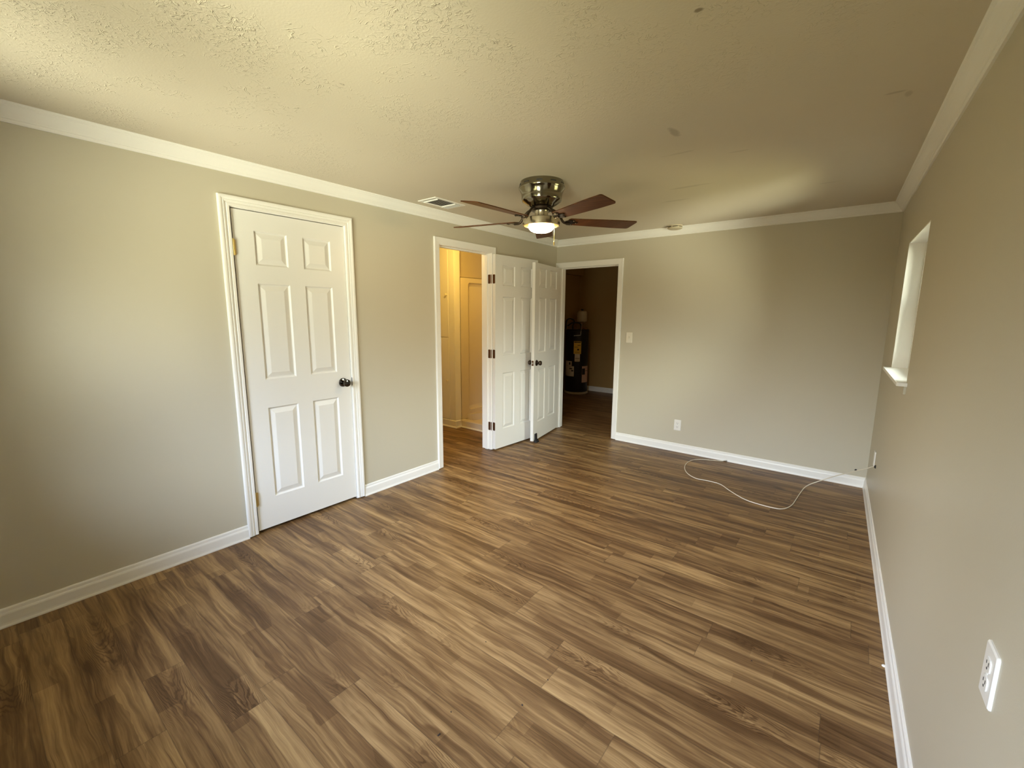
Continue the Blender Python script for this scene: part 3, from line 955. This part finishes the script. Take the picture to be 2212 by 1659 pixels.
# ------------------------------------------------------------------ smoke detector
sd = Vector((1.435, 4.595, H))
det = thing('smoke_detector', sd, 'round beige smoke detector on the ceiling by the far wall', 'smoke detector')
bm = bmesh.new()
lathe(bm, [(0.0, 0.0), (0.070, 0.0), (0.070, -0.008), (0.062, -0.010), (0.0, -0.010)], sd, (0, 0, 1), 40)
obj('mounting_base', bm, M['detector'], det, True)
bm = bmesh.new()
lathe(bm, [(0.0, -0.0095), (0.054, -0.0095), (0.054, -0.017), (0.0, -0.017)], sd, (0, 0, 1), 40)
obj('vent_gap', bm, M['slot'], det, True)
bm = bmesh.new()
lathe(bm, [(0.0, -0.0165), (0.066, -0.0165), (0.069, -0.020), (0.068, -0.028), (0.058, -0.034), (0.030, -0.036), (0.0, -0.036)], sd, (0, 0, 1), 40)
for k in range(6):
    a = R(60 * k + 20)
    c = sd + Vector((math.cos(a), math.sin(a), 0)) * 0.060
    box(bm, (c.x - 0.005, c.y - 0.005, sd.z - 0.0175), (c.x + 0.005, c.y + 0.005, sd.z - 0.0095))
obj('cover', bm, M['detector'], det, True)

# ------------------------------------------------------------------ switch and outlets
def wall_plate(parent, f, u, z, w, h, t, m, r=0.006):
    bm = bmesh.new()
    pts = rounded_rect(w, h, r, 4)
    ins = rounded_rect(w - 0.007, h - 0.007, max(r - 0.003, 0.001), 4)
    a = [bm.verts.new(f(u + p, 0.0, z + q)) for p, q in pts]
    b = [bm.verts.new(f(u + p, t * 0.55, z + q)) for p, q in pts]
    c = [bm.verts.new(f(u + p, t, z + q)) for p, q in ins]
    n_ = len(pts)
    for i in range(n_):
        j = (i + 1) % n_
        bm.faces.new((a[i], a[j], b[j], b[i])); bm.faces.new((b[i], b[j], c[j], c[i]))
    bm.faces.new(c); bm.faces.new(a)
    return obj('cover_plate', bm, m, parent)
def screw(parent, f, u, z, n_, m):
    bm = bmesh.new()
    ax = f(u, n_ + 1, z) - f(u, n_, z)
    lathe(bm, [(0.0, 0.0), (0.0034, 0.0), (0.0026, 0.0013), (0.0, 0.0016)], f(u, n_, z), ax, 12)
    obj('screw', bm, m, parent, True)
def outlet(f, u, z, t, label):
    th_ = thing('wall_outlet', f(u, 0, z - 0.058), label, 'electrical outlet', 'duplex outlets')
    wall_plate(th_, f, u, z, 0.071, 0.116, t, M['plastic'])
    for dz in (0.0195, -0.0195):
        bm = bmesh.new()
        pts = []
        for k in range(24):
            a = 2 * PI * k / 24
            pts.append((max(-0.0145, min(0.0145, 0.0172 * math.cos(a))), max(-0.0138, min(0.0138, 0.0172 * math.sin(a)))))
        prism(bm, pts, lambda a, b, h_: f(u + a, h_, z + dz + b), t - 0.001, t + 0.0022)
        rc = obj('receptacle', bm, M['plastic'], th_)
        bm = bmesh.new()
        for (sx, hh) in ((-0.0063, 0.0085), (0.0063, 0.0070)):
            box(bm, (u + sx - 0.0013, t + 0.0018, z + dz + 0.003 - hh / 2), (u + sx + 0.0013, t + 0.0026, z + dz + 0.003 + hh / 2), f)
        prism(bm, [(0.0028 * math.cos(2 * PI * k / 12), -0.0078 + 0.0028 * math.sin(2 * PI * k / 12)) for k in range(12)], lambda a, b, h_: f(u + a, h_, z + dz + b), t + 0.0018, t + 0.0026)
        o_ = obj('slot', bm, M['slot'], rc); o_['label'] = 'dark plug slots'
    screw(th_, f, u, z, t - 0.0003, M['plastic'])
outlet(WB, 1.558, 0.288, 0.006, 'white duplex outlet low on the far wall above the baseboard')
outlet(WRR, 1.250, 0.738, 0.0055, 'white duplex outlet on the right wall close to the camera')
sw = thing('light_switch', WB(0.972, 0, 1.188 - 0.058), 'ivory light switch on the far wall right of the doorway', 'light switch')
wall_plate(sw, WB, 0.972, 1.188, 0.071, 0.116, 0.006, M['ivory'])
bm = bmesh.new()
box(bm, (0.972 - 0.0053, 0.0055, 1.188 - 0.0120), (0.972 + 0.0053, 0.0064, 1.188 + 0.0120), WB)
o = obj('toggle_slot', bm, M['detector'], sw)
bm = bmesh.new()
prism(bm, [(0.004, -0.008), (0.004, 0.006), (0.017, -0.009), (0.016, -0.013)], lambda n_, b, h_: WB(0.972 + h_, n_, 1.188 + b), -0.0042, 0.0042)
obj('toggle', bm, M['ivory'], sw)
for dz in (0.030, -0.030):
    screw(sw, WB, 0.972, 1.188 + dz, 0.0057, M['ivory'])

# ------------------------------------------------------------------ coax cable, its wall plate and the small hole in the far wall
pl = thing('cable_wall_plate', WRR(4.165, 0, 0.337), 'slim white cable plate on the right wall near the corner', 'wall plate')
wall_plate(pl, WRR, 4.185, 0.395, 0.070, 0.115, 0.006, M['plastic'])
for dz in (0.042, -0.042):
    screw(pl, WRR, 4.185, 0.395 + dz, 0.0057, M['plastic'])
path = [(3.1595, 4.030, 0.374), (3.140, 4.060, 0.362), (3.109, 4.094, 0.330), (3.06, 4.178, 0.280), (3.008, 4.244, 0.230), (2.924, 4.349, 0.150), (2.836, 4.383, 0.080), (2.776, 4.371, 0.040), (2.742, 4.325, 0.015),
        (2.723, 4.189, 0.0035), (2.712, 4.040, 0.0035), (2.700, 3.900, 0.0035), (2.675, 3.805, 0.0035), (2.645, 3.760, 0.0035), (2.610, 3.743, 0.0035), (2.520, 3.742, 0.0035), (2.397, 3.774, 0.0035), (2.270, 3.880, 0.0035),
        (2.163, 3.990, 0.0035), (2.060, 4.008, 0.0035), (1.957, 4.003, 0.0035), (1.860, 4.085, 0.0035), (1.794, 4.223, 0.0035), (1.770, 4.380, 0.0035), (1.799, 4.522, 0.0035), (1.880, 4.590, 0.0035),
        (1.960, 4.622, 0.0035), (2.025, 4.648, 0.006), (2.045, 4.655, 0.010)]
cb = thing('coaxial_cable', WRR(4.03, 0.01, 0.0), 'thin white coaxial cable looped over the floor in the far right corner', 'cable')
bm = bmesh.new()
tube(bm, smooth_path(path, 8), 0.0034, 10)
obj('jacket', bm, M['cable'], cb, True)
e0 = Vector(path[-1]); dr = (Vector(path[-1]) - Vector(path[-3])).normalized()
bm = bmesh.new()
lathe(bm, [(0.0, -0.006), (0.0042, -0.006), (0.0048, 0.010), (0.0062, 0.011), (0.0062, 0.024), (0.0045, 0.025), (0.0, 0.025)], e0, dr, 12)
o = obj('connector', bm, M['steel'], cb, True); o['label'] = 'grey metal screw connector'
bm = bmesh.new()
ax = WRR(4.03, 1, 0.375) - WRR(4.03, 0, 0.375)
lathe(bm, [(0.0, 0.0005), (0.013, 0.0005), (0.012, 0.004), (0.006, 0.010), (0.0, 0.010)], WRR(4.030, 0.0, 0.375), ax, 14)
o = obj('grommet', bm, M['black'], cb, True); o['label'] = 'black grommet where the cable leaves the wall'
bm = bmesh.new()
ax = WB(0, 1, 0) - WB(0, 0, 0)
lathe(bm, [(0.0, 0.0004), (0.009, 0.0004), (0.007, 0.003), (0.0, 0.004)], WB(3.068, 0.0, 0.142), ax, 12)
tag(obj('wall_plug', bm, M['black'], None, True), 'tiny black plug in the far wall above the corner of the baseboard', 'plug')

# ------------------------------------------------------------------ bathroom: linen cabinet and shower stall
cab = thing('linen_cabinet', (-1.37, 4.1, 0), 'tall built-in linen cabinet with two doors inside the bathroom', 'cabinet')
CY = 3.905
obj('body', boxes([((-1.795, CY, 0.0), (-1.092, 4.60, 2.295))]), M['trim'], cab)
obj('face_frame', boxes([((-1.092, CY - 0.012, 0.0), (-1.037, CY + 0.012, 2.296))], bev=0.002), M['trim'], cab)
struct('trim_8', boxes([((-1.035, CY - 0.019, 0.0), (-0.938, 3.985, H - 0.002))], bev=0.002), M['trim'], 'white boxed post between the linen cabinet and the shower stall', 'post')
for (z0, z1, zk) in ((1.148, 2.26, 1.668), (0.100, 1.142, 0.600)):
    dr_ = obj('cabinet_door', boxes([((-1.74, CY - 0.020, z0), (-1.045, CY - 0.0005, z1))], bev=0.003), M['trim'], cab)
    bm = bmesh.new()
    lathe(bm, [(0.0, 0.0), (0.008, 0.0), (0.006, 0.008), (0.014, 0.016), (0.016, 0.022), (0.010, 0.028), (0.0, 0.029)], (-1.070, CY - 0.020, zk), (0, -1, 0), 20)
    obj('knob', bm, M['ivory'], dr_, True)
bm = bmesh.new()
bw = [(0.0, 0.0), (0.022, 0.0), (0.022, 0.012), (0.013, 0.022), (0.013, 0.085), (0.009, 0.093), (0.0, 0.095)]
sweep_wall(bm, bw, lambda u, n_, z: Vector((u, CY - 0.020 - n_, z)), -1.79, -1.037, 0, 0)
obj('toe_moulding', bm, M['trim'], cab)
bm = bmesh.new()
sweep_wall(bm, bw, lambda u, n_, z: Vector((u, CY - 0.019 - n_, z)), -1.036, -0.938, 0, -1)
sweep_wall(bm, bw, lambda u, n_, z: Vector((-0.938 + n_, u, z)), CY - 0.019, 3.972, -1, 0)
struct('baseboard_post', bm, M['trim'], 'white baseboard wrapped round the post beside the shower', 'baseboard')

sh = thing('shower_stall', (-0.57, 4.30, 0), 'one-piece white shower stall with low kerb inside the bathroom', 'shower stall')
SX0, SX1, SY0, SY1, SZ = -1.030, -0.150, 3.990, 4.610, 1.885
bm = bmesh.new()
# left side shell with a moulded rounded recess, back shell and flanges
fl_ = 0.045
box(bm, (SX0, SY0, 0.085), (SX0 + fl_, SY0 + 0.03, SZ))
box(bm, (SX1 - fl_, SY0, 0.085), (SX1, SY0 + 0.03, SZ))
box(bm, (SX0, SY0 + 0.03, SZ - 0.03), (SX1, SY1, SZ)) if False else None
box(bm, (SX0, SY1 - 0.03, 0.085), (SX1, SY1, SZ))
box(bm, (SX1 - 0.03, SY0 + 0.03, 0.085), (SX1, SY1 - 0.03, SZ))
def side(y, z, d_): return Vector((SX0 + 0.075 - d_, y, z))
ya, yb, za, zb = SY0 + 0.018, SY1 - 0.03, 0.085, SZ
oy0, oy1, oz0, oz1 = SY0 + 0.155, SY1 - 0.075, 0.19, SZ - 0.060
ow, oh = oy1 - oy0, oz1 - oz0
def ring(w_, h_, r_, dd, seg=5):
    return [bm.verts.new(side((oy0 + oy1) / 2 + p, (oz0 + oz1) / 2 + q, dd)) for p, q in rounded_rect(w_, h_, r_, seg)]
outer = [bm.verts.new(side(p, q, 0)) for p, q in ((yb, zb), (ya, zb), (ya, za), (yb, za))]
r1_ = ring(ow, oh, 0.04, 0.0)
n_ = len(r1_)
per = n_ // 4
for c in range(4):
    seg_v = r1_[c * per:(c + 1) * per]
    for i in range(len(seg_v) - 1):
        bm.faces.new((outer[c], seg_v[i], seg_v[i + 1]))
    nx = r1_[((c + 1) * per) % n_]
    bm.faces.new((outer[c], seg_v[-1], nx, outer[(c + 1) % 4]))
r2_ = ring(ow - 0.02, oh - 0.02, 0.035, 0.028)
r3_ = ring(ow - 0.09, oh - 0.09, 0.03, 0.040)
for a_, b_ in ((r1_, r2_), (r2_, r3_)):
    for i in range(n_):
        bm.faces.new((a_[i], a_[(i + 1) % n_], b_[(i + 1) % n_], b_[i]))
bm.faces.new(r3_)
# top lip and front lip of the side shell
box(bm, (SX0, ya, SZ - 0.004), (SX0 + 0.075, yb, SZ))
obj('surround', bm, M['fiber'], sh, recalc=True)
bm = bmesh.new()
box(bm, (SX0 + 0.115, SY0 - 0.018, 0.0), (SX1, SY0 + 0.075, 0.088), bev=0.008)
box(bm, (SX0 + 0.03, SY0 - 0.015, 0.0), (SX0 + 0.115, SY0 + 0.075, 0.088), bev=0.004)
box(bm, (SX0 + 0.03, SY0 + 0.06, 0.0), (SX1, SY1 - 0.03, 0.050))
obj('shower_pan', bm, M['fiber'], sh)
bm = bmesh.new()
prism(bm, [(SX0 + 0.07, SY0 + 0.12), (SX0 + 0.115, SY0 + 0.17), (SX0 + 0.15, SY0 + 0.28), (SX0 + 0.24, SY1 - 0.03), (SX0 + 0.07, SY1 - 0.03)], ID, 0.05, 0.135)
obj('corner_ledge', bm, M['fiber'], sh)
bm = bmesh.new()
sweep_wall(bm, [(0.0, 0.0), (0.014, 0.0), (0.012, 0.008), (0.006, 0.014), (0.0, 0.015)], lambda u, n__, z: Vector((u, SY0 - 0.018 - n__, z)), SX0 + 0.115, SX1, 0, 0)
o = obj('floor_bead', bm, M['trim'], sh)

# ------------------------------------------------------------------ water heater in the utility room
WC = Vector((-1.030, 7.075, 0))
wh = thing('water_heater', WC, 'black cylindrical water heater with paper labels in the dim utility room', 'water heater')
bm = bmesh.new()
lathe(bm, [(0.0, 0.0), (0.19, 0.0), (0.215, 0.02), (0.215, 0.045), (0.20, 0.05), (0.0, 0.05)], WC, (0, 0, 1), 48)
o = obj('drain_pan', bm, M['grey_tank'], wh, True); o['label'] = 'pale pan under the tank'
bm = bmesh.new()
lathe(bm, [(0.0, 0.05), (0.196, 0.05), (0.199, 0.06), (0.199, 1.135), (0.205, 1.140), (0.205, 1.160), (0.195, 1.172), (0.0, 1.178)], WC, (0, 0, 1), 56)
obj('tank', bm, M['tank'], wh, True)
tocam = Vector((CAM.x - WC.x, CAM.y - WC.y, 0)).normalized()
ang0 = math.atan2(tocam.y, tocam.x)
def on_tank(s, z, h_):
    """s = metres round the tank from the point facing the room, positive to the viewer's right"""
    a = ang0 + s / 0.199
    return WC + Vector((math.cos(a), math.sin(a), 0)) * (0.1995 + h_) + Vector((0, 0, z))
def tank_label(s0, s1, z0, z1, m, marks, lab):
    bm = bmesh.new()
    ns = 8
    fr = [[bm.verts.new(on_tank(s0 + (s1 - s0) * i / ns, z, 0.0006)) for i in range(ns + 1)] for z in (z0, z1)]
    bk = [[bm.verts.new(on_tank(s0 + (s1 - s0) * i / ns, z, -0.0006)) for i in range(ns + 1)] for z in (z0, z1)]
    for g in (fr, bk):
        for i in range(ns):
            bm.faces.new((g[0][i], g[0][i + 1], g[1][i + 1], g[1][i]))
    o_ = obj('paper_label', bm, m, wh); o_['label'] = lab
    if marks:
        bm = bmesh.new()
        for (a0, a1, b0, b1) in marks:
            S = lambda t_: s0 + (s1 - s0) * t_
            Z = lambda t_: z0 + (z1 - z0) * t_
            g = [[bm.verts.new(on_tank(S(a0 + (a1 - a0) * i / 4), z, 0.0013)) for i in range(5)] for z in (Z(b0), Z(b1))]
            for i in range(4):
                bm.faces.new((g[0][i], g[0][i + 1], g[1][i + 1], g[1][i]))
        obj('print', bm, M['ink'], o_)
PX = 7.75 / FPX
def sx(px): return 0.199 * math.asin(max(-0.99, min(0.99, (px - 1246.0) * PX / 0.199)))
tank_label(sx(1238.5), sx(1254.3), 0.742, 0.968, M['yellow'], [(0.06, 0.94, 0.88, 0.96), (0.5, 0.9, 0.66, 0.70), (0.1, 0.6, 0.52, 0.545), (0.48, 0.72, 0.28, 0.40), (0.15, 0.8, 0.12, 0.14)], 'yellow paper label')
tank_label(sx(1241.0), sx(1252.3), 0.605, 0.740, M['paper'], [(0.1, 0.9, 0.40, 0.46), (0.1, 0.8, 0.18, 0.20)], 'small white paper label')
tank_label(sx(1221.0), sx(1235.0), 0.520, 0.608, M['paper'], [(0.7, 0.86, 0.25, 0.75)], 'upper white paper label on the left')
tank_label(sx(1221.0), sx(1240.2), 0.335, 0.518, M['paper'], [(0.62, 0.86, 0.70, 0.80), (0.78, 0.96, 0.50, 0.62), (0.60, 0.61, 0.02, 0.98)], 'large white paper label on the left')
tank_label(sx(1257.5), sx(1269.6), 0.225, 0.520, M['pinkpaper'], [(0.02, 0.42, 0.48, 0.86), (0.42, 0.98, 0.70, 0.72)], 'pinkish instruction sheet on the right')
# plumbing on top
top = WC + Vector((0, 0, 1.172))
right = Vector((cam_r.x, cam_r.y, 0)).normalized()
bm = bmesh.new()
for s in (-0.09, 0.06):
    tube(bm, [top + right * s, top + right * s + Vector((0, 0, 0.07))], 0.013, 12)
tube(bm, smooth_path([top + right * -0.09 + Vector((0, 0, 0.07)), top + right * -0.07 + Vector((0, 0, 0.15)), top + right * -0.15 + Vector((0, 0, 0.19)), top + right * -0.22 + Vector((0, 0.02, 0.14)), top + right * -0.24 + Vector((0, 0.05, 0.0))], 8), 0.012, 10)
tube(bm, smooth_path([top + right * 0.06 + Vector((0, 0, 0.07)), top + right * 0.02 + Vector((0, 0, 0.11)), top + right * -0.10 + Vector((0, 0, 0.115)), top + right * -0.20 + Vector((0, 0.03, 0.06))], 8), 0.012, 10)
o = obj('hose', bm, M['tank'], wh, True); o['label'] = 'black flexible water hoses'
bm = bmesh.new()
q = WC + tocam * 0.212 + right * 0.055
tube(bm, smooth_path([top + right * 0.07 + Vector((0, 0, 0.10)), top + right * 0.07 + tocam * 0.12 + Vector((0, 0, 0.09)), q + Vector((0, 0, 1.13)), q + Vector((0, 0, 1.10))], 6) , 0.008, 10)
tube(bm, [q + Vector((0, 0, 1.115)), q + Vector((0, 0, 1.075)), q + Vector((0, 0, 1.065)) - right * 0.12 - tocam * 0.006], 0.007, 10)
o = obj('overflow_pipe', bm, M['steel'], wh, True); o['label'] = 'bright metal overflow pipe'
bm = bmesh.new()
tube(bm, [top + right * 0.10 + tocam * 0.05 + Vector((0, 0, 0.03)), top + right * 0.16 + tocam * 0.05 + Vector((0, 0, 0.0))], 0.008, 8)
tube(bm, [top + right * 0.07 + Vector((0, 0, 0.0)), top + right * 0.07 + Vector((0, 0, 0.125))], 0.011, 12)
obj('fitting', bm, M['copper'], wh, True)
bm = bmesh.new()
tk = top + right * 0.070 + Vector((0, 0, 0.120))
lathe(bm, [(0.0, 0.0), (0.05, 0.002), (0.082, 0.018), (0.092, 0.04), (0.092, 0.175), (0.082, 0.198), (0.05, 0.212), (0.0, 0.215)], tk, (0, 0, 1), 36)
o = obj('expansion_tank', bm, M['grey_tank'], wh, True); o['label'] = 'cream expansion tank above the heater'
bm = bmesh.new()
lathe(bm, [(0.0, 0.213), (0.022, 0.213), (0.022, 0.238), (0.0, 0.240)], tk, (0, 0, 1), 16)
obj('valve_cap', bm, M['black'], wh, True)

# ------------------------------------------------------------------ crumbs on the floor
bm = bmesh.new()
for (x_, y_, s) in ((2.117, 1.208, 0.004), (2.13, 1.36, 0.003), (2.02, 0.60, 0.0035), (2.025, 0.585, 0.0035), (1.96, 0.93, 0.005), (2.40, 0.79, 0.003), (2.62, 0.92, 0.004), (1.80, 1.36, 0.003), (2.75, 1.98, 0.003), (1.93, 1.02, 0.003), (2.9, 2.6, 0.003), (1.5, 1.9, 0.0025), (2.35, 1.75, 0.0025)):
    for k in range(2):
        c = Vector((x_ + random.uniform(-1, 1) * s, y_ + random.uniform(-1, 1) * s, 0))
        lathe(bm, [(0.0, 0.0), (s * 0.7, 0.0), (s * 0.5, s * 0.5), (0.0, s * 0.7)], c, (0, 0, 1), 6)
tag(obj('floor_crumbs', bm, M['debris']), 'dark specks of debris scattered on the plank floor', 'debris', None, 'stuff')
